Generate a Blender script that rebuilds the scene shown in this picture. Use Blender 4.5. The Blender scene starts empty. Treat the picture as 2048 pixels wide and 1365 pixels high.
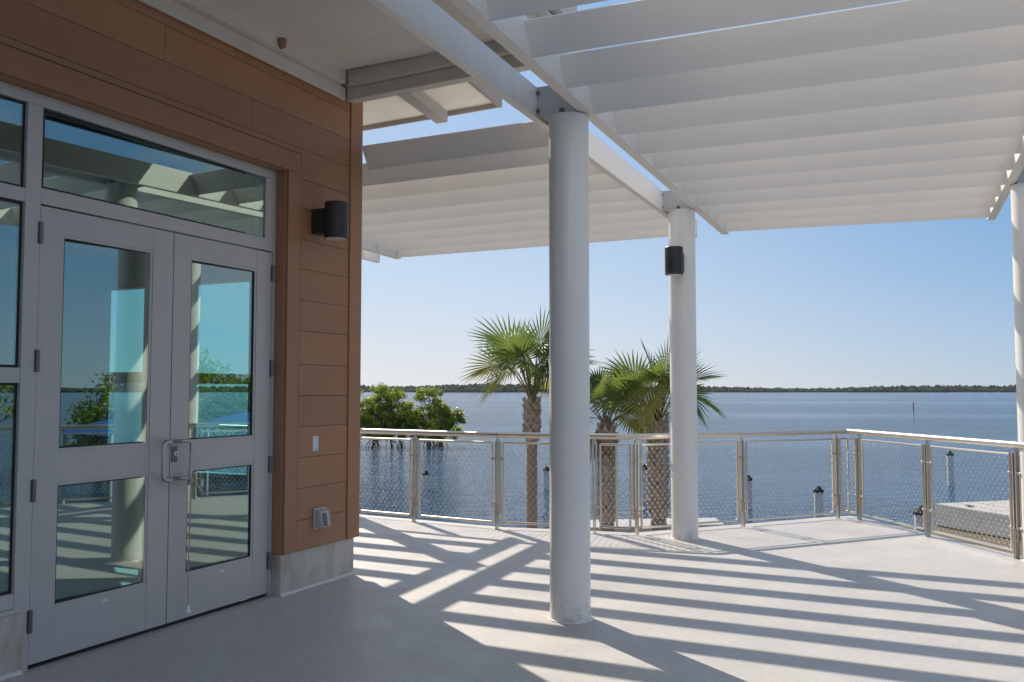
import bpy, math, random
from mathutils import Vector, Matrix
from math import sin, cos, pi, radians, sqrt
S = bpy.context.scene
COL = S.collection
# ------------------------------------------------------------------ camera, world, sun, exposure
cam = bpy.data.cameras.new("camera"); camo = bpy.data.objects.new("camera", cam); COL.objects.link(camo)
camo.location = (0, 0, 1.5); camo.rotation_euler = (radians(93.1005), 0, radians(25.2453))
cam.sensor_fit = 'HORIZONTAL'; cam.sensor_width = 36; cam.lens = 36 * 1800 / 2048
cam.clip_start = .05; cam.clip_end = 20000
S.camera = camo
EXPOSURE = 1.0
SUN_AZ, SUN_EL = radians(-53), radians(38.9)          # azimuth clockwise from +Y
W = bpy.data.worlds.new("World"); S.world = W; W.use_nodes = True
wn, wl = W.node_tree.nodes, W.node_tree.links; wn.clear()
sky = wn.new('ShaderNodeTexSky'); sky.sky_type = 'NISHITA'; sky.sun_disc = False
sky.sun_elevation = SUN_EL; sky.sun_rotation = SUN_AZ % (2 * pi)
sky.air_density = 1.0; sky.dust_density = 0.6; sky.ozone_density = 2.0; sky.altitude = 0
bg = wn.new('ShaderNodeBackground'); bg.inputs[1].default_value = 0.10
wo = wn.new('ShaderNodeOutputWorld')
# scattered fair-weather clouds in the eastern half of the sky, plus unseen ones behind the viewer added to neutralise the fill light
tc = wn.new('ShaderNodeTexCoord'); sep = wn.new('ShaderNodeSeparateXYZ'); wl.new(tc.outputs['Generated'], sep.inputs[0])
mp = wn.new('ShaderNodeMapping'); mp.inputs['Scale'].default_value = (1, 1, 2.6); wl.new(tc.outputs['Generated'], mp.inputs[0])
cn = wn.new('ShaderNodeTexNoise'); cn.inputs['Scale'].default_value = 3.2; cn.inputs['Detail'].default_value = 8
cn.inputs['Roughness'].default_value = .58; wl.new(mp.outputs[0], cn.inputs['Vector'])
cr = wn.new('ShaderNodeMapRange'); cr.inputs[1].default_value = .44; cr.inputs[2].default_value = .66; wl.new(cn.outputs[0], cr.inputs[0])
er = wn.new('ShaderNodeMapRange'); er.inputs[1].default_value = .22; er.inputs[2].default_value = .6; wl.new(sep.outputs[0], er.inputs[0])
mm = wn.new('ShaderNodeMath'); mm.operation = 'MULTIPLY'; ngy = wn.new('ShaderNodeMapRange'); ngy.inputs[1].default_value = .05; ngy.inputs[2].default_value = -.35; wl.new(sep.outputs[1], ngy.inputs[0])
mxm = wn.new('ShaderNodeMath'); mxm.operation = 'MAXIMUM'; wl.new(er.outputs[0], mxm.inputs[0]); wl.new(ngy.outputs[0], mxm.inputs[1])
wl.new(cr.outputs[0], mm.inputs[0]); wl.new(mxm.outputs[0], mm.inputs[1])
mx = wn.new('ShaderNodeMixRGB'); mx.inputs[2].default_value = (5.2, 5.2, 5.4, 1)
# clear-sky gradient (pale haze at the horizon, whiter towards the sun) blended with the Nishita sky
SKY_K = bg.inputs[1].default_value * 2 ** EXPOSURE
def ramp_node(src, stops):
    r = wn.new('ShaderNodeValToRGB'); e = r.color_ramp.elements
    while len(e) < len(stops): e.new(.5)
    for el, (p, c) in zip(e, stops): el.position = p; el.color = (*[x / 1.0 for x in c], 1)
    wl.new(src, r.inputs[0]); return r.outputs[0]
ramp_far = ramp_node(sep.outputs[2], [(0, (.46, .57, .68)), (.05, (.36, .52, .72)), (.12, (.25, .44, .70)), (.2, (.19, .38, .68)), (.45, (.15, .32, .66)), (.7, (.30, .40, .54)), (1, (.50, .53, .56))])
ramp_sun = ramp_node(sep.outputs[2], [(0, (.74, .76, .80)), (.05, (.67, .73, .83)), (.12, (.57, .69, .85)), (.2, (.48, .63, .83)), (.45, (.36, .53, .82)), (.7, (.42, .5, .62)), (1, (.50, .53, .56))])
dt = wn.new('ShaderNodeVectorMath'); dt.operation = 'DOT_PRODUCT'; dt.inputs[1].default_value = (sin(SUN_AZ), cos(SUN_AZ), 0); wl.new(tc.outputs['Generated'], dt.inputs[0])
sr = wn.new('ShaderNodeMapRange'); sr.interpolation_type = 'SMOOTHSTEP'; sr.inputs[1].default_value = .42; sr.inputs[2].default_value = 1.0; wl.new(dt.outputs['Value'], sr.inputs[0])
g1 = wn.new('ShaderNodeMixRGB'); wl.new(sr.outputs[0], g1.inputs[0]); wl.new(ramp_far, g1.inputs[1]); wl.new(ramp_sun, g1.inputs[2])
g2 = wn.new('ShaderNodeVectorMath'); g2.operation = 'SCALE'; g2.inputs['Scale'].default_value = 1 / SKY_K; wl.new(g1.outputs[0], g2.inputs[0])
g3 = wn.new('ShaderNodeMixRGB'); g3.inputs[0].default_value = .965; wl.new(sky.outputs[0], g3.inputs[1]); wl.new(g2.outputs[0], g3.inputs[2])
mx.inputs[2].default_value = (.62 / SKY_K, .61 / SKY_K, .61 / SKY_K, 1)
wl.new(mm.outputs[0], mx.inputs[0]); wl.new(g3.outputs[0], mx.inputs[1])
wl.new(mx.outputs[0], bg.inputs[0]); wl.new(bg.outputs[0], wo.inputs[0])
sl = bpy.data.lights.new("sun", 'SUN'); sl.energy = 3.25; sl.angle = radians(.5); sl.color = (1, .885, .75)
so = bpy.data.objects.new("sun", sl); COL.objects.link(so)
SUND = Vector((sin(SUN_AZ) * cos(SUN_EL), cos(SUN_AZ) * cos(SUN_EL), sin(SUN_EL)))
so.rotation_euler = SUND.to_track_quat('Z', 'Y').to_euler(); so.location = (-20, 20, 30)
S.view_settings.view_transform = 'Standard'; S.view_settings.look = 'None'
S.view_settings.exposure = EXPOSURE; S.view_settings.gamma = 1; S.view_settings.use_curve_mapping = False
S.render.engine = 'CYCLES'
S.cycles.max_bounces = 10; S.cycles.diffuse_bounces = 5; S.cycles.glossy_bounces = 5
S.cycles.transparent_max_bounces = 16; S.cycles.use_denoising = True; S.cycles.sample_clamp_indirect = 6; S.cycles.sample_clamp_direct = 3
R = random.Random(7)

# ------------------------------------------------------------------ materials
MATS = {}
def mat(name, col, rough=.5, metal=0, var=.06, vscale=3, bump=0, bscale=60, spec=.5, dirt=None, dscale=1.2, dlo=.55, dhi=.75, trans=0, stretch=None, coat=0):
    m = bpy.data.materials.new(name); m.use_nodes = True; n = m.node_tree.nodes; l = m.node_tree.links
    b = n['Principled BSDF']; b.inputs['Roughness'].default_value = rough; b.inputs['Metallic'].default_value = metal
    b.inputs['Specular IOR Level'].default_value = spec; b.inputs['Coat Weight'].default_value = coat
    t = n.new('ShaderNodeTexCoord'); vec = t.outputs['Object']
    if stretch:
        mp = n.new('ShaderNodeMapping'); mp.inputs['Scale'].default_value = stretch; l.new(vec, mp.inputs[0]); vec = mp.outputs[0]
    no = n.new('ShaderNodeTexNoise'); no.inputs['Scale'].default_value = vscale; no.inputs['Detail'].default_value = 6
    no.inputs['Roughness'].default_value = .62; l.new(vec, no.inputs['Vector'])
    r = n.new('ShaderNodeMapRange'); r.inputs[1].default_value = .3; r.inputs[2].default_value = .7
    r.inputs[3].default_value = 1 - var; r.inputs[4].default_value = 1 + var; l.new(no.outputs[0], r.inputs[0])
    mul = n.new('ShaderNodeVectorMath'); mul.operation = 'SCALE'; mul.inputs[0].default_value = col; l.new(r.outputs[0], mul.inputs['Scale'])
    out = mul.outputs[0]
    if dirt:
        dn = n.new('ShaderNodeTexNoise'); dn.inputs['Scale'].default_value = dscale; dn.inputs['Detail'].default_value = 9
        dn.inputs['Roughness'].default_value = .7; l.new(vec, dn.inputs['Vector'])
        dr = n.new('ShaderNodeMapRange'); dr.inputs[1].default_value = dlo; dr.inputs[2].default_value = dhi; l.new(dn.outputs[0], dr.inputs[0])
        dm = n.new('ShaderNodeMixRGB'); dm.inputs[2].default_value = (*dirt, 1); l.new(dr.outputs[0], dm.inputs[0]); l.new(out, dm.inputs[1]); out = dm.outputs[0]
    l.new(out, b.inputs['Base Color'])
    if bump:
        bn = n.new('ShaderNodeTexNoise'); bn.inputs['Scale'].default_value = bscale; bn.inputs['Detail'].default_value = 4; l.new(vec, bn.inputs['Vector'])
        bp = n.new('ShaderNodeBump'); bp.inputs['Strength'].default_value = bump; bp.inputs['Distance'].default_value = .01
        l.new(bn.outputs[0], bp.inputs['Height']); l.new(bp.outputs[0], b.inputs['Normal'])
    if trans:
        tr = n.new('ShaderNodeBsdfTranslucent'); l.new(out, tr.inputs[0])
        ms = n.new('ShaderNodeMixShader'); ms.inputs[0].default_value = trans
        l.new(b.outputs[0], ms.inputs[1]); l.new(tr.outputs[0], ms.inputs[2]); l.new(ms.outputs[0], n['Material Output'].inputs[0])
    MATS[name] = m; return m
mat('white paint', (.785, .765, .73), .38, var=.025, vscale=2, dirt=(.55, .53, .49), dscale=2.2, dlo=.62, dhi=.85, stretch=(1, 1, .4))
mat('column paint', (.76, .75, .725), .22, var=.02, vscale=2, dirt=(.5, .47, .42), dscale=5, dlo=.68, dhi=.9)
def base_grime(name):
    m = MATS[name]; n = m.node_tree.nodes; l = m.node_tree.links; b = n['Principled BSDF']; src = b.inputs['Base Color'].links[0].from_socket
    t = n.new('ShaderNodeTexCoord'); sp = n.new('ShaderNodeSeparateXYZ'); l.new(t.outputs['Object'], sp.inputs[0])
    h = n.new('ShaderNodeMapRange'); h.inputs[1].default_value = .0; h.inputs[2].default_value = .22; h.inputs[3].default_value = .30; h.inputs[4].default_value = 0; l.new(sp.outputs[2], h.inputs[0])
    no = n.new('ShaderNodeTexNoise'); no.inputs['Scale'].default_value = 26; no.inputs['Detail'].default_value = 6; l.new(t.outputs['Object'], no.inputs['Vector'])
    ad = n.new('ShaderNodeMath'); ad.operation = 'ADD'; l.new(h.outputs[0], ad.inputs[0]); l.new(no.outputs[0], ad.inputs[1])
    rg = n.new('ShaderNodeMapRange'); rg.inputs[1].default_value = .66; rg.inputs[2].default_value = .92; rg.inputs[4].default_value = .38; l.new(ad.outputs[0], rg.inputs[0])
    mxx = n.new('ShaderNodeMixRGB'); mxx.inputs[2].default_value = (.30, .22, .15, 1); l.new(rg.outputs[0], mxx.inputs[0]); l.new(src, mxx.inputs[1]); l.new(mxx.outputs[0], b.inputs['Base Color'])
base_grime('column paint')
mat('galvanised plate', (.50, .50, .50), .4, var=.05, vscale=4)
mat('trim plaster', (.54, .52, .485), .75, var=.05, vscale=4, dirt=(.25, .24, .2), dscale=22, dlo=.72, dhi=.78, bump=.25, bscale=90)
mat('soffit panel', (.66, .63, .60), .6, var=.02, vscale=1.5)
mat('brown cladding', (.34, .176, .102), .45, spec=.3, var=.09, vscale=1.1, bump=.05, bscale=160)
def per_board(name, amt):
    m = MATS[name]; n = m.node_tree.nodes; l = m.node_tree.links; b = n['Principled BSDF']; src = b.inputs['Base Color'].links[0].from_socket
    g = n.new('ShaderNodeNewGeometry'); r = n.new('ShaderNodeMapRange'); r.inputs[3].default_value = 1 - amt; r.inputs[4].default_value = 1 + amt; l.new(g.outputs['Random Per Island'], r.inputs[0])
    v = n.new('ShaderNodeVectorMath'); v.operation = 'SCALE'; l.new(src, v.inputs[0]); l.new(r.outputs[0], v.inputs['Scale']); l.new(v.outputs[0], b.inputs['Base Color'])
per_board('brown cladding', .07)
mat('brown trim', (.36, .184, .106), .45, spec=.3, var=.03, vscale=2)
mat('joint shadow board', (.17, .08, .045), .8)
mat('concrete', (.50, .48, .44), .85, var=.12, vscale=3, dirt=(.34, .28, .20), dscale=4, dlo=.46, dhi=.72, bump=.6, bscale=40, stretch=(1.5, 1.5, .7))
mat('caulk', (.6, .6, .6), .5)
mat('door aluminium', (.47, .463, .46), .42, metal=.15, var=.03, vscale=3, dirt=(.28, .28, .3), dscale=30, dlo=.72, dhi=.8)
mat('frame aluminium', (.48, .473, .47), .40, metal=.15, var=.025, vscale=3, dirt=(.3, .3, .31), dscale=26, dlo=.73, dhi=.8)
mat('gasket', (.012, .012, .013), .5)
mat('hinge metal', (.16, .16, .18), .4, metal=.7)
mat('handle metal', (.46, .46, .48), .33, metal=.8)
mat('stainless', (.62, .57, .51), .30, metal=.95, var=.06, vscale=8)
mat('cable', (.80, .78, .76), .28, metal=.85)
mat('lamp black', (.022, .022, .025), .42, var=.05)
mat('lamp lens', (.62, .58, .56), .3)
mat('plastic grey', (.42, .40, .42), .18, var=.05, coat=.4)
mat('plastic dark', (.10, .10, .12), .2)
mat('metal plate pale', (.58, .64, .70), .45)
mat('rope', (.42, .37, .34), .9, var=.15, vscale=60)
mat('mud', (.22, .15, .11), .95, bump=.5, bscale=90)
mat('sticker', (.66, .66, .67), .4)
mat('lettering', (.72, .74, .76), .5)
mat('interior wall', (.16, .17, .18), .8)
mat('interior floor', (.14, .14, .14), .6)
mat('roof top', (.55, .55, .55), .7)
mat('skylight sheet', (.80, .79, .74), .55, var=.05, vscale=3, trans=.34, dirt=(.16, .17, .12), dscale=5, dlo=.62, dhi=.8)
mat('rim', (.36, .31, .28), .6)
mat('canopy steel', (.42, .40, .385), .5, var=.04)
mat('piling concrete', (.52, .51, .50), .85, var=.15, vscale=2)
mat('piling cap', (.012, .012, .014), .7, spec=.2)
mat('dock concrete', (.40, .395, .38), .85, var=.12, vscale=2.2, bump=.3, bscale=30, dirt=(.25, .24, .2), dscale=1.4, dlo=.5, dhi=.85)
mat('dock slime', (.13, .11, .065), .8, var=.3, vscale=6)
mat('marker red', (.65, .09, .04), .5)
mat('marker pole', (.05, .05, .05), .7)
mat('canopy blue', (.02, .10, .40), .5, var=.1)
mat('ground', (.22, .2, .15), .9, var=.2, vscale=1)
mat('trunk boots', (.44, .355, .285), .9, var=.28, vscale=9, bump=.6, bscale=40)
mat('trunk smooth', (.30, .215, .155), .9, var=.25, vscale=12, bump=.7, bscale=30, stretch=(1, 1, 5))
mat('frond green', (.17, .235, .050), .42, var=.3, vscale=2.5, trans=.45)
mat('frond dark', (.10, .16, .042), .42, var=.3, vscale=2.5, trans=.40)
mat('frond yellow', (.32, .29, .045), .5, var=.3, vscale=2.5, trans=.40)
mat('frond dead', (.26, .185, .115), .8, var=.3, vscale=5, trans=.15)
mat('petiole', (.17, .16, .06), .5, var=.2, vscale=6)
mat('petiole dry', (.34, .235, .17), .7, var=.2, vscale=6)
mat('bark', (.10, .085, .07), .9, var=.3, vscale=6)
mat('leaf a', (.33, .40, .05), .38, var=.45, vscale=1.1, trans=.5)
mat('leaf b', (.20, .28, .04), .38, var=.45, vscale=1.1, trans=.45)
mat('far foliage', (.050, .068, .045), 1, spec=0, var=.3, vscale=.035)
# deck coating: pale, finely textured, with faint wear and rusty smudges
def deck_mat():
    m = bpy.data.materials.new('deck coating'); m.use_nodes = True; n = m.node_tree.nodes; l = m.node_tree.links; b = n['Principled BSDF']
    t = n.new('ShaderNodeTexCoord')
    def noise(s, d=6, r=.6):
        x = n.new('ShaderNodeTexNoise'); x.inputs['Scale'].default_value = s; x.inputs['Detail'].default_value = d; x.inputs['Roughness'].default_value = r
        l.new(t.outputs['Object'], x.inputs['Vector']); return x.outputs[0]
    def ramp(v, a, c, lo=0, hi=1):
        x = n.new('ShaderNodeMapRange'); x.inputs[1].default_value = a; x.inputs[2].default_value = c; x.inputs[3].default_value = lo; x.inputs[4].default_value = hi
        l.new(v, x.inputs[0]); return x.outputs[0]
    def mixc(f, c1, c2):
        x = n.new('ShaderNodeMixRGB'); l.new(f, x.inputs[0])
        if hasattr(c1, 'links'): l.new(c1, x.inputs[1])
        else: x.inputs[1].default_value = (*c1, 1)
        x.inputs[2].default_value = (*c2, 1); return x.outputs[0]
    c = mixc(ramp(noise(.9, 8, .65), .3, .7), (.575, .56, .545), (.485, .475, .467))
    c = mixc(ramp(noise(70, 4, .7), .42, .70, 0, .85), c, (.34, .325, .31)); c = mixc(ramp(noise(20, 6, .72), .42, .72, 0, .75), c, (.41, .395, .375))
    c = mixc(ramp(noise(1.6, 9, .72), .60, .78, 0, .6), c, (.47, .39, .33))
    c = mixc(ramp(noise(3.1, 9, .7), .64, .78, 0, .6), c, (.36, .34, .32))
    v = n.new('ShaderNodeTexVoronoi'); v.inputs['Scale'].default_value = 2.3; l.new(t.outputs['Object'], v.inputs['Vector'])
    c = mixc(ramp(v.outputs['Distance'], .022, .012), c, (.10, .09, .085))
    l.new(c, b.inputs['Base Color'])
    c = mixc(ramp(noise(.35, 7, .7), .46, .62, 0, .5), c, (.50, .495, .49)); c = mixc(ramp(noise(7, 8, .75), .58, .74, 0, .45), c, (.34, .32, .30))
    l.new(c, b.inputs['Base Color']); l.new(ramp(noise(2.5), .3, .7, .30, .55), b.inputs['Roughness'])
    bp = n.new('ShaderNodeBump'); bp.inputs['Strength'].default_value = .75; bp.inputs['Distance'].default_value = .006
    l.new(noise(120, 4), bp.inputs['Height']); l.new(bp.outputs[0], b.inputs['Normal'])
    MATS['deck'] = m
deck_mat()
def water_mat():
    m = bpy.data.materials.new('bay water'); m.use_nodes = True; n = m.node_tree.nodes; l = m.node_tree.links; b = n['Principled BSDF']
    b.inputs['IOR'].default_value = 1.33
    t = n.new('ShaderNodeTexCoord')
    def noise(s, d, st, rot=.45):
        mp = n.new('ShaderNodeMapping'); mp.vector_type = 'TEXTURE'; mp.inputs['Scale'].default_value = st; mp.inputs['Rotation'].default_value = (0, 0, rot); l.new(t.outputs['Object'], mp.inputs[0])
        x = n.new('ShaderNodeTexNoise'); x.inputs['Scale'].default_value = s; x.inputs['Detail'].default_value = d; x.inputs['Roughness'].default_value = .62
        l.new(mp.outputs[0], x.inputs['Vector']); return x.outputs[0]
    def ramp(v, a, c, lo, hi):
        x = n.new('ShaderNodeMapRange'); x.inputs[1].default_value = a; x.inputs[2].default_value = c; x.inputs[3].default_value = lo; x.inputs[4].default_value = hi
        l.new(v, x.inputs[0]); return x.outputs[0]
    patch = noise(.016, 5, (3.2, 1, 1))
    b.inputs['Base Color'].default_value = (.030, .085, .165, 1)
    l.new(ramp(patch, .42, .62, .13, .09), b.inputs['Roughness'])
    h1 = noise(1.9, 4, (3.0, 1, 1)); h2 = noise(5.0, 3, (2.2, 1, 1), .60)
    ad = n.new('ShaderNodeMath'); ad.operation = 'MULTIPLY_ADD'; ad.inputs[1].default_value = .4; l.new(h2, ad.inputs[0]); l.new(h1, ad.inputs[2])
    bp = n.new('ShaderNodeBump'); bp.inputs['Distance'].default_value = .85
    l.new(ramp(patch, .41, .61, 1.0, .28), bp.inputs['Strength'])
    l.new(ad.outputs[0], bp.inputs['Height']); l.new(bp.outputs[0], b.inputs['Normal'])
    MATS['water'] = m
water_mat()
def glass_mat():
    m = bpy.data.materials.new('tinted reflective glass'); m.use_nodes = True; n = m.node_tree.nodes; l = m.node_tree.links
    n.remove(n['Principled BSDF'])
    tr = n.new('ShaderNodeBsdfTransparent'); tr.inputs[0].default_value = (.55, .79, .80, 1)
    gl = n.new('ShaderNodeBsdfGlossy'); gl.inputs['Roughness'].default_value = .004; gl.inputs[0].default_value = (.84, .95, .89, 1)
    lf = n.new('ShaderNodeLayerWeight'); lf.inputs[0].default_value = .5; lw = n.new('ShaderNodeMath'); lw.operation = 'POWER'; lw.inputs[1].default_value = 4; l.new(lf.outputs['Facing'], lw.inputs[0])
    ad = n.new('ShaderNodeMath'); ad.operation = 'ADD'; ad.inputs[1].default_value = .25; l.new(lw.outputs[0], ad.inputs[0]); ad.use_clamp = True
    ms = n.new('ShaderNodeMixShader'); l.new(ad.outputs[0], ms.inputs[0]); l.new(tr.outputs[0], ms.inputs[1]); l.new(gl.outputs[0], ms.inputs[2])
    l.new(ms.outputs[0], n['Material Output'].inputs[0]); MATS['glass'] = m
    m = bpy.data.materials.new('clear window glass'); m.use_nodes = True; n = m.node_tree.nodes; l = m.node_tree.links
    n.remove(n['Principled BSDF'])
    tr = n.new('ShaderNodeBsdfTransparent'); tr.inputs[0].default_value = (.75, .93, .95, 1); l.new(tr.outputs[0], n['Material Output'].inputs[0]); MATS['clear'] = m
glass_mat()

# ------------------------------------------------------------------ mesh helpers
class MB:
    def __init__(s): s.v = []; s.f = []
    def add(s, vs, fs):
        o = len(s.v); s.v += [tuple(v) for v in vs]; s.f += [tuple(i + o for i in f) for f in fs]; return s
    def hexa(s, c):      # 8 corners: bottom 0-3 ccw, top 4-7
        return s.add(c, [(3, 2, 1, 0), (4, 5, 6, 7), (0, 1, 5, 4), (1, 2, 6, 5), (2, 3, 7, 6), (3, 0, 4, 7)])
    def box(s, x0, x1, y0, y1, z0, z1):
        return s.hexa([(x0, y0, z0), (x1, y0, z0), (x1, y1, z0), (x0, y1, z0), (x0, y0, z1), (x1, y0, z1), (x1, y1, z1), (x0, y1, z1)])
    def obox(s, c, ax, ay, az):
        c = Vector(c); ax = Vector(ax); ay = Vector(ay); az = Vector(az)
        k = [(-1, -1, -1), (1, -1, -1), (1, 1, -1), (-1, 1, -1), (-1, -1, 1), (1, -1, 1), (1, 1, 1), (-1, 1, 1)]
        return s.hexa([c + ax * i + ay * j + az * q for i, j, q in k])
    def tube(s, pts, r, n=10, caps=True, up=None):
        pts = [Vector(p) for p in pts]; rr = r if isinstance(r, (list, tuple)) else [r] * len(pts)
        rings = []; prev = None
        for i, p in enumerate(pts):
            a = pts[max(0, i - 1)]; b = pts[min(len(pts) - 1, i + 1)]; t = (b - a).normalized()
            if prev is None:
                ref = Vector((0, 0, 1)) if abs(t.z) < .9 else Vector((1, 0, 0))
                u = t.cross(ref).normalized()
            else:
                u = (prev - t * prev.dot(t)).normalized()
            prev = u; w = t.cross(u)
            rings.append([p + (u * cos(2 * pi * k / n) + w * sin(2 * pi * k / n)) * rr[i] for k in range(n)])
        vs = [v for ring in rings for v in ring]; fs = []
        for i in range(len(pts) - 1):
            for k in range(n):
                fs.append((i * n + k, i * n + (k + 1) % n, (i + 1) * n + (k + 1) % n, (i + 1) * n + k))
        if caps: fs += [tuple(range(n))[::-1], tuple((len(pts) - 1) * n + k for k in range(n))]
        return s.add(vs, fs)
    def lathe(s, c, prof, n=32, axis=None):
        c = Vector(c); vs = []; fs = []
        for r, z in prof:
            for k in range(n): vs.append(c + Vector((r * cos(2 * pi * k / n), r * sin(2 * pi * k / n), z)))
        m = len(prof)
        for i in range(m - 1):
            for k in range(n): fs.append((i * n + k, i * n + (k + 1) % n, (i + 1) * n + (k + 1) % n, (i + 1) * n + k))
        fs += [tuple(range(n))[::-1], tuple((m - 1) * n + k for k in range(n))]
        return s.add(vs, fs)
    def prism(s, poly, ext):   # poly list of 3d points, extruded by ext
        n = len(poly); e = Vector(ext); vs = [Vector(p) for p in poly] + [Vector(p) + e for p in poly]
        fs = [tuple(range(n))[::-1], tuple(range(n, 2 * n))] + [(i, (i + 1) % n, n + (i + 1) % n, n + i) for i in range(n)]
        return s.add(vs, fs)
    def build(s, name, m, parent=None, smooth=False, bevel=0, loc=None):
        me = bpy.data.meshes.new(name); me.from_pydata(s.v, [], s.f); me.validate()
        import bmesh
        bm = bmesh.new(); bm.from_mesh(me); bmesh.ops.recalc_face_normals(bm, faces=bm.faces); bm.to_mesh(me); bm.free()
        me.materials.append(MATS[m]); o = bpy.data.objects.new(name, me); COL.objects.link(o)
        if parent:
            o.parent = parent; p = parent; off = Vector((0, 0, 0))
            while p: off += p.location; p = p.parent
            o.location = -off
        if smooth:
            me.polygons.foreach_set('use_smooth', [True] * len(me.polygons))
            try: me.set_sharp_from_angle(angle=radians(40))
            except Exception: pass
        if bevel:
            b = o.modifiers.new('bevel', 'BEVEL'); b.width = bevel; b.segments = 2; b.limit_method = 'ANGLE'
        return o
def tag(o, label=None, cat=None, group=None, kind=None):
    if label: o['label'] = label
    if cat: o['category'] = cat
    if group: o['group'] = group
    if kind: o['kind'] = kind
    return o
def thing(name, loc, label, cat, group=None):
    o = bpy.data.objects.new(name, None); COL.objects.link(o); o.location = loc; o.empty_display_size = .2
    return tag(o, label, cat, group)
def copy_tree(o, parent=None):
    c = o.copy(); COL.objects.link(c)
    if parent: c.parent = parent
    for ch in list(o.children): copy_tree(ch, c)
    return c
# pergola frame: origin on the first column, P runs along the column row, Q to the right
PA = radians(1.8); PV = Vector((-sin(PA), cos(PA), 0)); QV = Vector((cos(PA), sin(PA), 0)); C1 = Vector((-2.215, 5.596, 0))
def PQ(p, q, z=0): return C1 + PV * p + QV * q + Vector((0, 0, z))

# ------------------------------------------------------------------ setting: deck, bank, water
RAIL = [(-8.6, 9.17), (-7.0, 9.04), (-5.433, 8.911), (-4.331, 8.817), (-3.284, 9.0), (-3.05, 9.03), (-2.85, 9.069), (-1.971, 10.127), (-1.087, 11.227), (-.975, 11.375),
        (-.837, 11.21), (-.109, 10.222), (.617, 9.238), (1.345, 8.25), (2.073, 7.26), (2.80, 6.27), (3.53, 5.28), (4.26, 4.29), (4.99, 3.30), (5.72, 2.31), (6.45, 1.32), (7.18, .33)]
mb = MB()
out = []
for i, p in enumerate(RAIL):
    a = Vector((*RAIL[max(0, i - 1)], 0)); b = Vector((*RAIL[min(len(RAIL) - 1, i + 1)], 0)); t = (b - a).normalized()
    nrm = Vector((-t.y, t.x, 0)); q = Vector((*p, 0)) + nrm * .13; out.append((q.x, q.y))
poly = [(-10.4, -6), (7.3, -6)] + out[::-1] + [(-10.4, out[0][1])]
mb.prism([(x, y, -.35) for x, y in poly], (0, 0, .35))
tag(mb.build('deck', 'deck'), kind='structure')
mb = MB(); mb.add([(-2600, -1500, -3.5), (2600, -1500, -3.5), (2600, 2600, -3.5), (-2600, 2600, -3.5)], [(0, 1, 2, 3)])
tag(mb.build('water', 'water'), kind='structure')
mb = MB(); mb.prism([(-30, -30, -3.45), (14, -30, -3.45), (13, 4, -3.45), (4, 15, -3.45), (-1, 22, -3.45), (-6, 26.5, -3.45), (-30, 26.5, -3.45)], (0, 0, .25))
tag(mb.build('ground', 'ground'), kind='structure')

# ------------------------------------------------------------------ building
B = thing('building', (-4.33, 4.3, 0), 'brown clad building with a double glass door and white roof overhang', 'building')
X = -4.33
zj = [.300, .526, .762, .991, 1.221, 1.455, 1.691, 1.944, 2.177, 2.414, 2.640, 2.881, 3.099, 3.331]
G = .0018
mb = MB()
def plank(y0, y1, z0, z1, d=.018): mb.box(X - d, X, y0 + G, y1 - G, z0 + G, z1 - G)
for a, b in zip(zj[:-1], zj[1:]): plank(5.432, 6.05, a, b)
mb.box(X - .018, X, 5.288, 5.432 - .001, .300, 3.135)                      # plain jamb strip beside the door
mb.box(X - .018, X, -4, 5.432 - .001, 3.137, 3.290 - .004)                 # head strip over the door
mb.box(X - .018, X, -4, 5.432 - .001, 3.292, 3.331 - G)
for a, b, cuts in [(3.331, 3.555, [1.2, 4.884]), (3.555, 3.789, [.4, 4.078]), (3.789, 3.90, [2.2, 4.7])]:
    ys = [-4] + cuts + [6.05]
    for y0, y1 in zip(ys[:-1], ys[1:]): plank(y0, y1, a, b)
mb.build('wall', 'brown cladding', B)
mb = MB(); mb.box(X - .10, X - .020, 5.29, 6.19, .30, 4.2).box(X - .10, X - .020, -4, 5.29, 3.137, 4.2)
mb.build('backing_board', 'joint shadow board', B)
mb = MB(); mb.box(X - .022, X + .012, 6.052, 6.217, .298, 4.2).box(X - .10, X - .022, 6.195, 6.217, .298, 4.2); mb.build('corner_trim', 'brown trim', B, bevel=.003)
mb = MB(); mb.box(X - .107, X - .019, 5.272, 5.287, .300, 3.137); mb.box(X - .107, X - .019, -4, 5.272, 3.130, 3.136); mb.build('door_reveal', 'brown trim', B)
mb = MB(); mb.box(-4.55, -4.345, 5.273, 6.180, -.01, .297); mb.build('plinth', 'concrete', B, bevel=.006)
mb = MB(); mb.box(-4.60, -4.42, -4, 3.285, -.01, .318); mb.build('plinth', 'concrete', B, bevel=.006)
mb = MB()
mb.prism([(-4.346, 5.27, .001), (-4.328, 5.27, .001), (-4.346, 5.27, .018)], (0, .92, 0)).prism([(-4.421, -4, .001), (-4.40, -4, .001), (-4.421, -4, .020)], (0, 7.28, 0))
mb.build('caulk_line', 'caulk', B)
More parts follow.
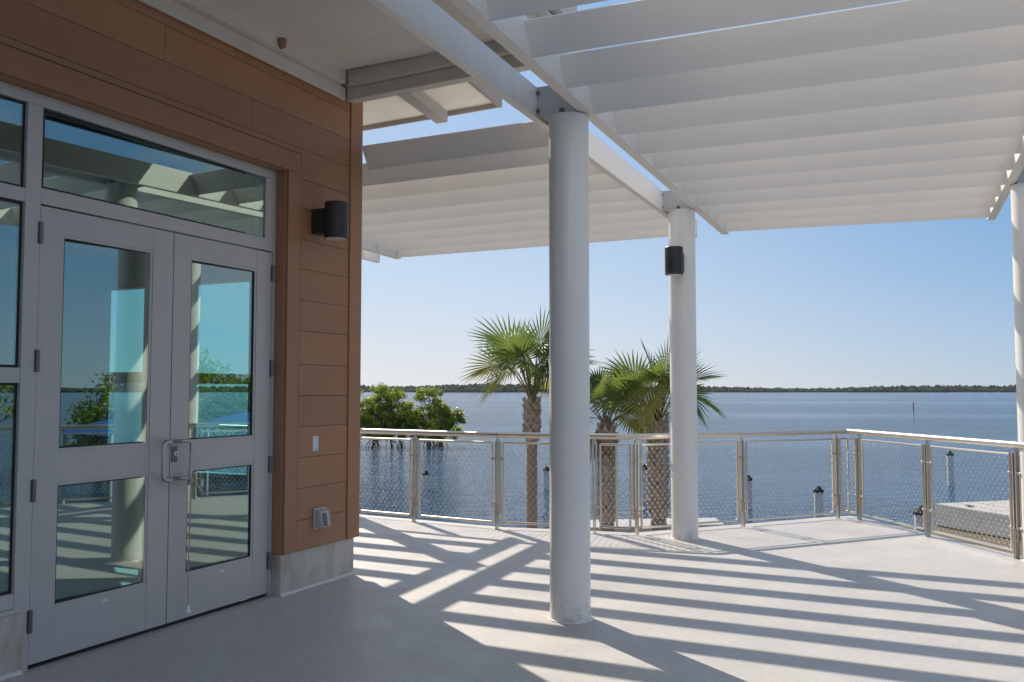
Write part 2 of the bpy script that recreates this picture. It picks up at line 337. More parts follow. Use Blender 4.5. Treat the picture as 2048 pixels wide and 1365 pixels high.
# storefront frame
D = -4.43
mb = MB(); d0 = D - .11
mb.box(d0, D, -4, 5.270, 3.062, 3.128)                  # head
mb.box(d0, D, 3.234, 3.326, 0, 3.061)                   # mullion between door and sidelight
mb.box(d0, D, 5.240, 5.270, 0, 3.061)                   # jamb
mb.box(d0, D - .001, 5.157, 5.239, 2.522, 3.061)
mb.box(d0, D - .001, 3.327, 5.156, 2.522, 2.610)        # transom bar
mb.box(d0, D - .001, -4, 3.233, 2.515, 2.590).box(d0, D - .001, -4, 3.233, 1.537, 1.618).box(d0, D - .001, -4, 3.233, .346, .425).box(d0, D + .012, -4, 3.233, .319, .345)
mb.box(d0, D - .001, 1.75, 1.84, .426, 3.061)
mb.build('door_frame', 'frame aluminium', B, bevel=.002)
def pane(parent, y0, y1, z0, z1, x=-4.487, name='pane', tilt=2.5):
    g = MB(); k = math.tan(radians(tilt)) * (y1 - y0) / 2; a, b = x - k, x + k      # glass bedded a little out of parallel with the wall
    g.hexa([(a - .003, y0 - .01, z0 - .01), (a + .003, y0 - .01, z0 - .01), (b + .003, y1 + .01, z0 - .01), (b - .003, y1 + .01, z0 - .01), (a - .003, y0 - .01, z1 + .01), (a + .003, y0 - .01, z1 + .01), (b + .003, y1 + .01, z1 + .01), (b - .003, y1 + .01, z1 + .01)])
    return g.build(name, 'glass', parent)
def gasket(parent, y0, y1, z0, z1, x=-4.483, w=.014):
    g = MB(); a, b = x, x + .030
    g.box(a, b, y0, y0 + w, z0, z1).box(a, b, y1 - w, y1, z0, z1).box(a, b, y0 + w, y1 - w, z1 - w, z1).box(a, b, y0 + w, y1 - w, z0, z0 + w)
    return g.build('gasket', 'gasket', parent)
def framed(name, y0, y1, z0, z1):
    p = pane(B, y0, y1, z0, z1, name=name); gasket(p, y0, y1, z0, z1); return p
framed('transom_pane', 3.34, 5.156, 2.611, 3.061)
for z0, z1 in [(2.591, 3.061), (1.619, 2.514)]:
    framed('sidelight_pane', 1.841, 3.233, z0, z1)
sp = framed('sidelight_pane', 1.841, 3.233, .426, 1.536)
def letters(txt, y_right, z_base, h, x):
    cu = bpy.data.curves.new('lettering', 'FONT'); cu.body = txt; cu.size = h / .70; cu.align_x = 'RIGHT'; cu.extrude = .0008
    tmp = bpy.data.objects.new('lettering', cu); COL.objects.link(tmp)
    me = bpy.data.meshes.new_from_object(tmp.evaluated_get(bpy.context.evaluated_depsgraph_get())); bpy.data.objects.remove(tmp)
    me.materials.clear(); me.materials.append(MATS['lettering'])
    M = Matrix(((0, 0, 1, x), (1, 0, 0, y_right), (0, 1, 0, z_base), (0, 0, 0, 1))); me.transform(M)
    o = bpy.data.objects.new('lettering', me); COL.objects.link(o); o.parent = sp; o.location = -(B.location + sp.location)
letters('NT', 3.219, 1.462, .042, -4.482); letters('Y', 3.204, 1.347, .042, -4.482); letters('72', 3.219, 1.204, .039, -4.482)
# doors
def door(y0, y1, gy0, gy1, left):
    dr = MB(); x0, x1 = D - .055, D - .004
    zz = [.026, .300, .985, 1.155, 2.372, 2.512]
    b = .018   # glazing bead
    o0, o1 = gy0 - b, gy1 + b
    dr.box(x0, x1, y0, o0 - .0008, .026, 2.512).box(x0, x1, o1 + .0008, y1, .026, 2.512)
    dr.box(x0, x1 - .0012, o0, o1, .026, .317 - b).box(x0, x1 - .0012, o0, o1, .967 + b, 1.174 - b).box(x0, x1 - .0012, o0, o1, 2.356 + b, 2.512)
    for a, c in [(.317, .967), (1.174, 2.356)]:
        dr.box(x0, x1 - .004, o0, gy0, a - b, c + b).box(x0, x1 - .004, gy1, o1, a - b, c + b).box(x0, x1 - .004, gy0, gy1, a - b, a).box(x0, x1 - .004, gy0, gy1, c, c + b)
    o = dr.build('door', 'door aluminium', B, bevel=.0012)
    for a, c in [(.317, .967), (1.174, 2.356)]:
        pane(o, gy0, gy1, a, c, x=D - .030, tilt=3.1 if left else 1.45); 
        g = MB(); xa, xb = D - .027, D - .012; w = .007
        g.box(xa, xb, gy0, gy0 + w, a, c).box(xa, xb, gy1 - w, gy1, a, c).box(xa, xb, gy0 + w, gy1 - w, c - w, c).box(xa, xb, gy0 + w, gy1 - w, a, a + w); g.build('gasket', 'gasket', o)
    hy = y0 - .002 if left else y1 + .002
    for z0, z1 in [(.198, .318), (.896, 1.015), (1.597, 1.718), (2.301, 2.420)]:
        h = MB(); h.tube([(D + .006, hy, z0), (D + .006, hy, z1)], .0115, 10).box(D - .003, D + .002, hy - .016, hy + .016, z0, z1)
        h.build('hinge', 'hinge metal', o, smooth=True)
    my, gy = (4.252, 4.168) if left else (4.322, 4.400)
    xg = D + .068; pts = []
    zt, zb = 1.172, .935
    pts = [(D - .004, my, zt), (D + .03, my, zt)]
    r = .03; sgn = -1 if left else 1
    pts += [(xg - .012, my + sgn * .008, zt), (xg, my + sgn * .03, zt)]
    for k in range(1, 6): a = k / 5 * pi / 2; pts.append((xg, gy - sgn * r + sgn * r * sin(a), zt - r + r * cos(a)))
    for k in range(0, 5): a = k / 5 * pi / 2; pts.append((xg, gy - sgn * r + sgn * r * cos(a), zb + r - r * sin(a)))
    pts += [(xg, my + sgn * .03, zb), (xg - .012, my + sgn * .008, zb), (D + .03, my, zb), (D - .004, my, zb)]
    h = MB(); h.tube(pts, .0125, 12); h.build('handle', 'handle metal', o, smooth=True)
    st = MB(); ys = 3.795 if left else 4.745
    st.tube([(D - .0045, ys + .024, .268), (D - .0035, ys + .024, .268)], .022, 20)
    for v in range(len(st.v)):
        x_, y_, z_ = st.v[v]; st.v[v] = (x_, y_, .268 + (z_ - .268) * .32)
    so_ = st.build('sticker', 'sticker', o)
    if not left:
        l = MB(); l.box(D - .004, D + .004, 4.300, 4.345, 1.038, 1.138); lo = l.build('lock_plate', 'hinge metal', o, bevel=.003)
        l = MB(); l.tube([(D + .004, 4.326, 1.092), (D + .014, 4.326, 1.092)], .016, 20); l.build('lock_cylinder', 'sticker', o, smooth=True)
        l = MB(); l.tube([(D + .0141, 4.327, 1.088), (D + .0152, 4.327, 1.088)], .006, 12); l.build('keyhole', 'gasket', o)
    return o
door(3.330, 4.284, 3.485, 4.102, True); door(4.291, 5.236, 4.446, 5.056, False)
mb = MB(); mb.box(D - .09, D - .02, 3.328, 5.238, .0005, .012); mb.build('threshold', 'gasket', B)
# interior shell with a window in its far end wall
mb = MB()
wx0, wx1 = -7.22, -5.30
mb.box(-10.6, wx0, 6.05, 6.19, 0, 4.2).box(wx1, -4.432, 6.05, 6.19, 0, 4.2).box(wx0, wx1, 6.05, 6.19, 0, .72).box(wx0, wx1, 6.05, 6.19, 2.50, 4.2)
mb.box(-10.7, -10.6, -6, 6.19, 0, 4.2).box(-10.6, -4.6, -6.1, -6, 0, 4.2)
mb.build('rear_wall', 'interior wall', B)
mb = MB(); mb.box(-10.6, -4.55, -6, 6.05, .001, .012); mb.build('interior_floor', 'interior floor', B)
mb = MB(); mb.box(-10.6, -4.45, -6, 6.05, 3.16, 3.22); mb.build('ceiling', 'interior wall', B)
mb = MB(); y0, y1 = 6.06, 6.16
mb.box(wx0, wx1, 4.9, y1, 1.55, 1.632).box(-6.14, -6.06, y0, y1,   .721, 2.499).box(wx0, wx0 + .05, y0, y1, .721, 2.499).box(wx1 - .05, wx1, y0, y1, .721, 2.499).box(wx0, wx1, y0, y1, .721, .77).box(wx0, wx1, y0, y1, 2.45, 2.499)  # middle bar extended inward as an added shelf to block sun reaching the deck
wf = mb.build('end_window', 'gasket', B)
mb = MB(); mb.box(wx0, wx1, 6.105, 6.111, .73, 2.49); mb.build('pane', 'clear', wf)
# roof overhang: stepped trim along wall and along the end, soffit sheet, skylight eave with outrigger
def zs(y): return 4.058 + (max(y, 3.0) - 5.82) * .033
ED = Vector((1, -.058, 0)).normalized()      # direction of the end beam
def EP(x, dy=0): return Vector((x, 5.945 + (x + 4.33) * -.058 + dy, 0))
mb = MB()
mb.hexa([(X + .013, -4, 3.848), (-4.292, -4, 3.848), (-4.292, 5.935, 3.848), (X + .013, 5.935, 3.848), (X + .013, -4, 3.952), (-4.292, -4, 3.952), (-4.292, 5.935, 3.952), (X + .013, 5.935, 3.952)])
mb.box(X + .013, -4.238, -4, 5.86, 3.953, 4.12)
mb.build('eave_trim', 'trim plaster', B, bevel=.006)
mb = MB()
def ebar(xa, xb, dya, dyb, z0, z1):
    a, b = EP(xa), EP(xb)
    mb.hexa([(a.x, a.y + dya, z0), (b.x, b.y + dya, z0), (b.x, b.y + dyb, z0), (a.x, a.y + dyb, z0), (a.x, a.y + dya, z1), (b.x, b.y + dya, z1), (b.x, b.y + dyb, z1), (a.x, a.y + dyb, z1)])
ebar(-4.291, -2.36, 0, .10, 3.849, 3.950); ebar(-4.237, -2.36, -.06, .10, 3.951, 4.10)
mb.build('eave_trim', 'trim plaster', B, bevel=.006)
mb = MB(); mb.box(-2.46, -2.36, -4, 5.77, 3.90, 4.10); mb.build('eave_trim', 'trim plaster', B, bevel=.006)
mb = MB()
for y0, y1 in [(-4, -.3), (-.3, 3.0), (3.0, 5.355), (5.355, 5.83)]:
    a, b = y0 + .002, y1 - .002
    mb.hexa([(-4.29, a, zs(a)), (-2.40, a, zs(a)), (-2.40, b, zs(b)), (-4.29, b, zs(b)), (-4.29, a, zs(a) + .02), (-2.40, a, zs(a) + .02), (-2.40, b, zs(b) + .02), (-4.29, b, zs(b) + .02)])
mb.build('soffit', 'soffit panel', B)
mb = MB(); mb.box(-10.8, -4.34, -6.2, 6.22, 4.201, 4.34).box(-4.339, -2.30, -4.1, 5.99, 4.13, 4.34); mb.build('roof', 'roof top', B)
mb = MB()
z = 3.99
mb.hexa([(-5.6, 6.05, z), (-3.36, 5.93, z), (-3.40, 6.94, z), (-5.6, 7.05, z), (-5.6, 6.05, z + .012), (-3.36, 5.93, z + .012), (-3.40, 6.94, z + .012), (-5.6, 7.05, z + .012)])
mb.build('skylight', 'skylight sheet', B)
mb = MB(); mb.hexa([(-2.359, -4, 4.0), (-2.14, -4, 4.0), (-2.30, 6.66, 4.0), (-2.359, 6.66, 4.0), (-2.359, -4, 4.012), (-2.14, -4, 4.012), (-2.30, 6.66, 4.012), (-2.359, 6.66, 4.012)])
mb.build('skylight', 'skylight sheet', B)
mb = MB(); a = Vector((-5.6, 7.03, 0)); b = Vector((-3.40, 6.90, 0))
mb.hexa([(a.x, a.y, 3.95), (b.x, b.y, 3.95), (b.x, b.y + .025, 3.95), (a.x, a.y + .025, 3.95), (a.x, a.y, 4.05), (b.x, b.y, 4.05), (b.x, b.y + .025, 4.05), (a.x, a.y + .025, 4.05)])
mb.hexa([(-3.305, 5.99, 3.95), (-3.28, 5.99, 3.95), (-3.36, 6.925, 3.95), (-3.40, 6.925, 3.95), (-3.305, 5.99, 4.05), (-3.28, 5.99, 4.05), (-3.36, 6.925, 4.05), (-3.40, 6.925, 4.05)])
mb.build('skylight_rim', 'rim', B)
mb = MB(); mb.hexa([(-3.84, 5.99, 3.845), (-3.72, 5.99, 3.845), (-3.83, 6.80, 3.845), (-3.945, 6.80, 3.845), (-3.84, 5.99, 3.945), (-3.72, 5.99, 3.945), (-3.83, 6.80, 3.945), (-3.945, 6.80, 3.945)])
mb.build('outrigger_beam', 'canopy steel', B, bevel=.003)

# ------------------------------------------------------------------ small things on the wall
def wall_lamp(loc, rot, label):
    t = thing('wall_lamp', (0, 0, 0), label, 'wall lamp', 'black cylinder wall lamps')
    mb = MB(); mb.lathe((0, .195, 0), [(.082, -.135), (.090, -.130), (.0905, -.112), (.0895, -.108), (.0905, -.104), (.0905, .138), (.086, .143)], 40); mb.build('lamp_body', 'lamp black', t, smooth=True)
    mb = MB(); mb.lathe((0, .195, 0), [(.078, -.1362), (.078, -.1352)], 32); mb.build('lens', 'lamp lens', t)
    mb = MB(); mb.box(-.055, .055, .001, .13, -.09, .10); mb.build('bracket', 'lamp black', t, bevel=.003)
    t.location = loc; t.rotation_euler = (0, 0, rot); return t
wall_lamp((X, 5.612, 2.79), radians(-90), 'black cylinder lamp on the brown wall beside the door')
wall_lamp((-2.338, 9.067 - .133, 2.775), radians(180), 'black cylinder lamp mounted on the far round column')
t = thing('outlet_cover', (X, 5.69, .5), 'grey bubble cover over an outlet low on the brown wall', 'outlet cover')
mb = MB(); mb.box(X, X + .02, 5.615, 5.765, .435, .595); mb.build('base_plate', 'plastic grey', t, bevel=.008)
mb = MB(); mb.prism([(X + .0205, 5.628, .575), (X + .0205, 5.752, .575), (X + .075, 5.742, .56), (X + .085, 5.73, .50), (X + .08, 5.65, .50), (X + .07, 5.638, .56)], (0, 0, .001))
mb = MB(); mb.hexa([(X + .0205, 5.625, .442), (X + .085, 5.637, .45), (X + .085, 5.743, .45), (X + .0205, 5.755, .442), (X + .0205, 5.625, .588), (X + .065, 5.64, .575), (X + .065, 5.74, .575), (X + .0205, 5.755, .588)])
mb.build('cover', 'plastic grey', t, bevel=.014)
mb = MB(); mb.hexa([(X + .0855, 5.648, .462), (X + .0875, 5.648, .462), (X + .0875, 5.690, .462), (X + .0855, 5.690, .462), (X + .070, 5.648, .560), (X + .072, 5.648, .560), (X + .072, 5.690, .560), (X + .070, 5.690, .560)]); mb.build('cover_window', 'plastic dark', t)
mb = MB()
for k in range(4): zc = .475 + k * .017; mb.box(X + .07, X + .088 - (zc - .45) * .13, 5.700, 5.735, zc, zc + .006)
mb.build('cover_ribs', 'plastic grey', t)
t = thing('push_plate', (X, 5.637, 1.09), 'small pale metal plate on the brown wall above the outlet cover', 'wall plate')
mb = MB(); mb.box(X, X + .006, 5.602, 5.672, 1.030, 1.146); mb.build('plate', 'metal plate pale', t, bevel=.003)
for zz in (1.132, 1.044): mb = MB(); mb.tube([(X + .006, 5.637, zz), (X + .0085, 5.637, zz)], .005, 10); mb.build('screw', 'hinge metal', t)
# rope tied to the right door handle
t = thing('rope', (-4.362, 4.40, .93), 'frayed cord knotted to the right door handle, its long end hanging', 'rope')
mb = MB(); kp = []
for k in range(40):
    a = k / 39 * 5 * pi; kp.append((-4.362 + .020 * cos(a), 4.398 + .020 * sin(a * .83), .955 - k * .0014 + .010 * sin(a * 1.7)))
mb.tube(kp, .0095, 8); mb.build('knot', 'rope', t, smooth=True)
mb = MB(); mb.tube([(-4.362, 4.405, .92), (-4.364, 4.405, .80), (-4.372, 4.404, .55), (-4.376, 4.407, .30), (-4.376, 4.411, .10)], .0042, 6); mb.build('hanging_end', 'rope', t, smooth=True)
mb = MB(); mb.lathe((-4.376, 4.411, .075), [(.018, 0), (.012, .02), (.005, .045)], 10); mb.build('tassel', 'lettering', t, smooth=True)
mb = MB(); mb.tube([(-4.362, 4.41, .915), (-4.352, 4.435, .895), (-4.346, 4.460, .862), (-4.346, 4.478, .835)], [.006, .007, .008, .009], 7)
for k in range(9): a = k / 9 * 2 * pi; mb.tube([(-4.346, 4.476, .84), (-4.346 + .014 * cos(a), 4.486 + .014 * sin(a), .80 + .012 * sin(3 * a))], [.003, .0012], 4)
mb.build('frayed_end', 'rope', t, smooth=True)
t = thing('wasp_nest', (-4.238, 5.06, 4.02), 'brown mud wasp nest stuck on the white eave trim above the door', 'nest')
mb = MB(); rr = [(.004, -.075), (.028, -.055), (.036, -.02), (.03, .012), (.012, .028)]
mb.lathe((-4.225, 5.06, 4.03), rr, 12); mb.build('nest', 'mud', t, smooth=True)

# ------------------------------------------------------------------ columns
def column(p, q, label, beam_side):
    c = PQ(p, q); t = thing('column', c, label, 'column', 'round white pergola columns')
    mb = MB(); mb.lathe(c, [(.152, .0), (.150, .006), (.135, .010), (.1345, .02), (.1345, 3.34)], 64); mb.build('shaft', 'column paint', t, smooth=True)
    s = beam_side
    def bp(name, p0, p1, q0, q1, z0, z1, m='galvanised plate'):
        g = MB(); cs = [PQ(p + p0, q + s * q0), PQ(p + p0, q + s * q1), PQ(p + p1, q + s * q1), PQ(p + p1, q + s * q0)]
        g.hexa([(v.x, v.y, z0) for v in cs] + [(v.x, v.y, z1) for v in cs]); return g.build(name, m, t, bevel=.002)
    bp('cross_plate', -.10, -.088, -.188, .092, 3.334, 3.545); bp('cross_plate', .088, .10, -.188, .092, 3.334, 3.545)
    bp('saddle', -.087, .087, -.165, .08, 3.341, 3.50)
    g = MB()
    for zz in (3.375, 3.50):
        v = PQ(p - .115, q + s * -.183, zz); w = PQ(p - .115, q + s * -.170, zz); g.tube([v, w], .014, 8)
    g.build('bolt', 'hinge metal', t)
    v = PQ(p - .101, q - .01 * s, 3.362); w = PQ(p - .118, q - .01 * s, 3.362)
    g = MB(); g.tube([v, w], .017, 14); g.build('bolt', 'hinge metal', t, smooth=True)
    v = PQ(p - .101, q - .01 * s, 3.362)
    return t
column(0, 0, 'big round white column nearest the door, in the middle of the picture', 1)
column(3.473, -.016, 'round white column farther out carrying a black lamp', 1)
column(3.53, 3.105, 'round white column at the right edge beside the steel railing', -1)
column(-3.47, 3.105, 'round white column behind the viewer on the right, seen only mirrored in the glass', -1)

# ------------------------------------------------------------------ pergola bays
def bar(parent, name, p0, p1, q0, q1, z0, z1, m='white paint', bevel=.004):
    g = MB(); cs = [PQ(p0, q0), PQ(p0, q1), PQ(p1, q1), PQ(p1, q0)]
    g.hexa([(v.x, v.y, z0) for v in cs] + [(v.x, v.y, z1) for v in cs]); return g.build(name, m, parent, bevel=bevel)
PROF = []
for i in range(9):
    u = i / 8; PROF.append((-.105 * u ** 1.25, .172 * u))
def slat(parent, pl, ql, pr, qr, zb=3.35):
    g = MB(); th = .022; ring = []
    fr = [(a, b) for a, b in PROF]; bk = [(a + th * .95 * (1 - .45 * (i / 8)), b + th * .45) for i, (a, b) in enumerate(PROF)]
    loop = fr + bk[::-1]
    A = [PQ(pl + a, ql, zb + b) for a, b in loop]; Bv = [PQ(pr + a, qr, zb + b) for a, b in loop]
    n = len(loop)
    g.add(A + Bv, [tuple(range(n))[::-1], tuple(range(n, 2 * n))] + [(i, (i + 1) % n, n + (i + 1) % n, n + i) for i in range(n)])
    return g.build('slat', 'white paint', parent, smooth=True)
# right bay
T = thing('pergola', PQ(0, 1.5, 3.35), 'white slatted pergola bay overhead on the right side', 'pergola', 'white pergola bays')
bar(T, 'stringer', -6.2, 5.125, .094, .174, 3.350, 3.565)
bar(T, 'stringer', -6.2, 5.36, 2.925, 3.003, 3.350, 3.565)
left = [-1.639, -1.089, -.534, .015, .573, 1.148, 1.676, 2.205, 2.76, 3.337, 3.851, 4.385, 4.942]
left = [-1.639 - .555 * k for k in range(8, 0, -1)] + left
for p in left:
    d = max(0, .046 * (p + .2)); slat(T, p, .1745, p + d, 2.9245)
# left bay
T = thing('pergola', PQ(2.9, -2.3, 3.35), 'white slatted pergola bay beyond the building corner on the left', 'pergola', 'white pergola bays')
bar(T, 'beam', -6.2, 5.08, -.243, -.189, 3.332, 3.545)
def sk(p0, q0, p1, q1, w, z0, z1, name):
    g = MB(); a = PQ(p0, q0); b = PQ(p1, q1); n = QV * w
    g.hexa([(v.x, v.y, z0) for v in (a, a + n, b + n, b)] + [(v.x, v.y, z1) for v in (a, a + n, b + n, b)]); g.build(name, 'white paint', T, bevel=.004)
sk(.4, -4.28, 5.33, -4.53, .088, 3.35, 3.565, 'stringer')
sk(-.5, -4.74, 5.42, -4.90, .055, 3.33, 3.545, 'beam')
for p in [.64, 1.126, 1.64, 2.243, 2.787, 3.32, 3.871, 4.457, 5.0]:
    ql = -4.19 - .051 * (p - .4) if p > .7 else -2.058; slat(T, p + .05 * (-ql - .24), ql, p, -.2435)
T = thing('pergola', PQ(3.5, -6.2, 3.35), 'white slatted pergola bay hidden behind the building, known by its stripes of shade', 'pergola', 'white pergola bays')
for p in [1.2, 1.75, 2.3, 2.85, 3.40, 3.92, 4.45, 4.96]: slat(T, p + .07 * 2.9, -7.7, p, -4.80)
sk(.9, -7.78, 5.7, -7.95, .08, 3.35, 3.565, 'stringer')
column(4.0, -4.72, 'round white column hidden behind the building corner', 1)

# ------------------------------------------------------------------ railing
G_ = thing('railing', (-2.0, 10.1, 0), 'stainless steel railing with cable mesh panels around the deck edge', 'railing')
def V2(i, z=0): return Vector((*RAIL[i], z))
posts = [1, 2, 3, 4, 6, 7, 8, 10, 11, 12, 13, 14, 15, 16, 17, 18, 19, 20]
for (a, b) in [(0, 3), (3, 5), (5, 9), (9, 21)]:
    mb = MB(); mb.tube([V2(i, 1.010) for i in range(a, b + 1)] if b - a > 1 else [V2(a, 1.01), V2(b, 1.01)], .031, 16); mb.build('handrail', 'stainless', G_, smooth=True)
def post_dir(i):
    a = V2(i) - V2(max(0, i - 1)); b = V2(min(len(RAIL) - 1, i + 1)) - V2(i)
    d = a if a.length > b.length else b
    return d.normalized()
for i in posts:
    c = V2(i); t = post_dir(i); n = Vector((-t.y, t.x, 0)); zv = Vector((0, 0, 1))
    if n.y < 0 and False: n = -n
    mb = MB()
    for s in (-1, 1): mb.obox(c + t * .017 * s + n * .012 + zv * .545, t * .0055, n * .030, zv * .395)
    po = mb.build('post', 'stainless', G_, bevel=.002)
    mb = MB()
    for s in (-1, 1): mb.obox(c + t * .008 * s - n * .01 + zv * .135, t * .0025, n * .022, zv * .134)
    for zz in (.16, .225):
        mb.tube([c + t * -.034 - n * .012 + zv * zz, c + t * .034 - n * .012 + zv * zz], .0075, 8)
    mb.build('base_bracket', 'stainless', po)
    mb = MB(); mb.lathe(c + n * .006 + zv * .93, [(.020, 0), (.020, .035), (.010, .04), (.010, .055)], 14); mb.build('saddle', 'stainless', po, smooth=True)
def path_panel(ids, inset0=.065, inset1=.065):
    pts = [V2(i) for i in ids]
    pts[0] = pts[0] + (pts[1] - pts[0]).normalized() * inset0
    pts[-1] = pts[-1] + (pts[-2] - pts[-1]).normalized() * inset1
    zt, zb, r = .925, .068, .0125
    mb = MB(); mb.tube([p + Vector((0, 0, zt)) for p in pts], r, 8); mb.tube([p + Vector((0, 0, zb)) for p in pts], r, 8)
    for p in pts: mb.tube([p + Vector((0, 0, zb)), p + Vector((0, 0, zt))], r, 8)
    fo = mb.build('panel_frame', 'stainless', G_, smooth=True)
    mb = MB()
    for p, q in ((pts[0], V2(ids[0])), (pts[-1], V2(ids[-1]))):
        for zz in (.27, .755):
            mb = MB(); d = (q - p).normalized(); mb.obox((p * .62 + q * .38) + Vector((0, 0, zz)), d * .030, Vector((-d.y, d.x, 0)) * .007, Vector((0, 0, .014)))
            mb.tube([p + Vector((-d.y, d.x, 0)) * -.022 + Vector((0, 0, zz)), p + Vector((-d.y, d.x, 0)) * .022 + Vector((0, 0, zz))], .012, 8)
            mb.build('clamp', 'stainless', fo)
    # diamond cable net with ferrules
    mb = MB(); wr = .00055
    for a, b in zip(pts[:-1], pts[1:]):
        L = (b - a).length
        if L < .12: continue
        t = (b - a).normalized(); n = Vector((-t.y, t.x, 0)); cw, ch = .066, .040
        nx = max(1, round(L / cw)); cw = L / nx; nz = int((zt - zb) / (ch)); ch = (zt - zb) / nz
        for s in (1, -1):
            for k in range(-nz, nx + nz):
                p0 = None
                # line from (k*cw, 0) rising slope s ; clip to the rectangle
                x0 = k * cw; x1 = x0 + s * nz * cw / 2 * 1.0; z0_, z1_ = 0., zt - zb
                if s < 0: x0 = (k) * cw; x1 = x0 - nz * cw / 2
                tt0, tt1 = 0., 1.; dx = x1 - x0
                lo, hi = (0 - x0) / dx, (L - x0) / dx
                if lo > hi: lo, hi = hi, lo
                tt0 = max(tt0, lo); tt1 = min(tt1, hi)
                if tt1 - tt0 < .01: continue
                pa = a + t * (x0 + dx * tt0) + Vector((0, 0, zb + (zt - zb) * tt0)); pb = a + t * (x0 + dx * tt1) + Vector((0, 0, zb + (zt - zb) * tt1))
                mb.tube([pa, pb], wr, 3, caps=False)
        for iz in range(1, nz):
            for ix in range(nx + 1):
                xx = ix * cw + (cw / 2 if iz % 2 else 0)
                if xx > L - .01 or xx < .01: continue
                c = a + t * xx + Vector((0, 0, zb + ch * iz)); mb.obox(c, t * .0060, n * .0034, Vector((0, 0, .0030)))
    mb.build('cable_net', 'cable', fo)
for ids in [(1, 2), (2, 3), (3, 4), (4, 5, 6), (6, 7), (7, 8), (8, 9, 10), (10, 11), (11, 12), (12, 13), (13, 14), (14, 15), (15, 16), (16, 17), (17, 18), (18, 19), (19, 20)]: path_panel(ids)

# ------------------------------------------------------------------ dock, pilings, marker
t = thing('floating_dock', (0, 37, -3.5), 'long grey concrete dock block on the water seen through the right railing panel', 'dock')
c = Vector((-.16, 36.75, 0)); e1 = Vector((.691, -.722, 0)); e2 = Vector((.722, .691, 0))
def dk(a0, a1, b0, b1, z0, z1, nm, m):
    g = MB(); q = [c + e1 * a + e2 * b for a, b in ((a0, b0), (a1, b0), (a1, b1), (a0, b1))]
    g.hexa([(v.x, v.y, z0) for v in q] + [(v.x, v.y, z1) for v in q]); return g.build(nm, m, t, bevel=.02)
dk(0, 14, 0, 1.55, -3.45, -2.67, 'deck_block', 'dock concrete'); dk(0.03, 14, 1.60, 6, -3.45, -2.672, 'deck_block', 'dock concrete')
dk(.04, 13.9, .03, 5.9, -3.9, -3.451, 'waterline_band', 'dock slime')
g = MB()
for a, b in ((1.2, .4), (3.2, 4.6)):
    v = c + e1 * a + e2 * b; g.obox(v + Vector((0, 0, -2.62)), e1 * .18, e2 * .03, Vector((0, 0, .02))); g.obox(v + Vector((0, 0, -2.655)), e1 * .05, e2 * .05, Vector((0, 0, .02)))
g.build('cleat', 'hinge metal', t)
mat('mud shoal', (.135, .115, .075), .55, var=.25, vscale=1.5, bump=.5, bscale=6)
g = MB(); q = [c + e1 * a + e2 * b for a, b in ((-.6, -1.2), (3, -3.4), (9, -4.6), (14, -4.4), (14, .2), (-.2, .2))]; g.prism([(v.x, v.y, -3.6) for v in q], (0, 0, .108))
tag(g.build('mud_shoal', 'mud shoal'), kind='structure')
def piling(x, y, ztop, label, r=.15):
    t = thing('piling', (x, y, -3.5), label, 'piling', 'grey pilings standing in the water')
    mb = MB(); mb.lathe((x, y, 0), [(r, -4.5), (r, ztop - .30)], 24); mb.build('shaft', 'piling concrete', t, smooth=True)
    mb = MB(); mb.lathe((x, y, ztop - .32), [(r + .02, 0), (r + .03, .03), (r + .028, .07), (r * .82, .13), (r * .45, .20), (r * .15, .235), (.004, .24)], 24); mb.build('cap', 'piling cap', t, smooth=True)
for a in [(-23.2, 39.1, -2.42, 'grey piling with black cap left of the tall slim palm', .16), (-17.75, 41.7, -2.22, 'grey piling with black cap close to the left side of the nearest column', .17),
          (-11.85, 38.9, -1.72, 'grey piling with black cap just left of the stout palm trunk', .14), (-7.28, 38.86, -2.0, 'grey piling half hidden by a railing post right of the lamp column', .13),
          (-3.87, 33.6, -1.80, 'grey piling with black cap seen through the panel left of the railing corner', .155), (-.445, 26.55, -1.50, 'grey piling with black cap right beside the concrete dock', .19),
          (.54, 52.5, -1.60, 'tall grey piling standing behind the concrete dock', .16)]:
    piling(*a)
t = thing('channel_marker', (-5.29, 241.2, -3.5), 'small red channel marker pole far out on the bay', 'marker')
mb = MB(); mb.lathe((-5.29, 241.2, 0), [(.11, -4.5), (.11, -2.2)], 12); mb.build('pole', 'marker pole', t)
mb = MB(); mb.box(-5.43, -5.15, 241.0, 241.06, -2.55, -1.65); mb.build('dayboard', 'marker red', t)
t = thing('concrete_pad', (-7.4, 23.6, -2.2), 'pale concrete pad under the two shorter palms behind the railing', 'pad')
mb = MB(); mb.prism([(-8.35, 22.2, -3.2), (-5.2, 24.3, -3.2), (-5.7, 25.5, -3.2), (-8.9, 23.5, -3.2)], (0, 0, 1.12)); mb.build('slab', 'deck', t, bevel=.02)

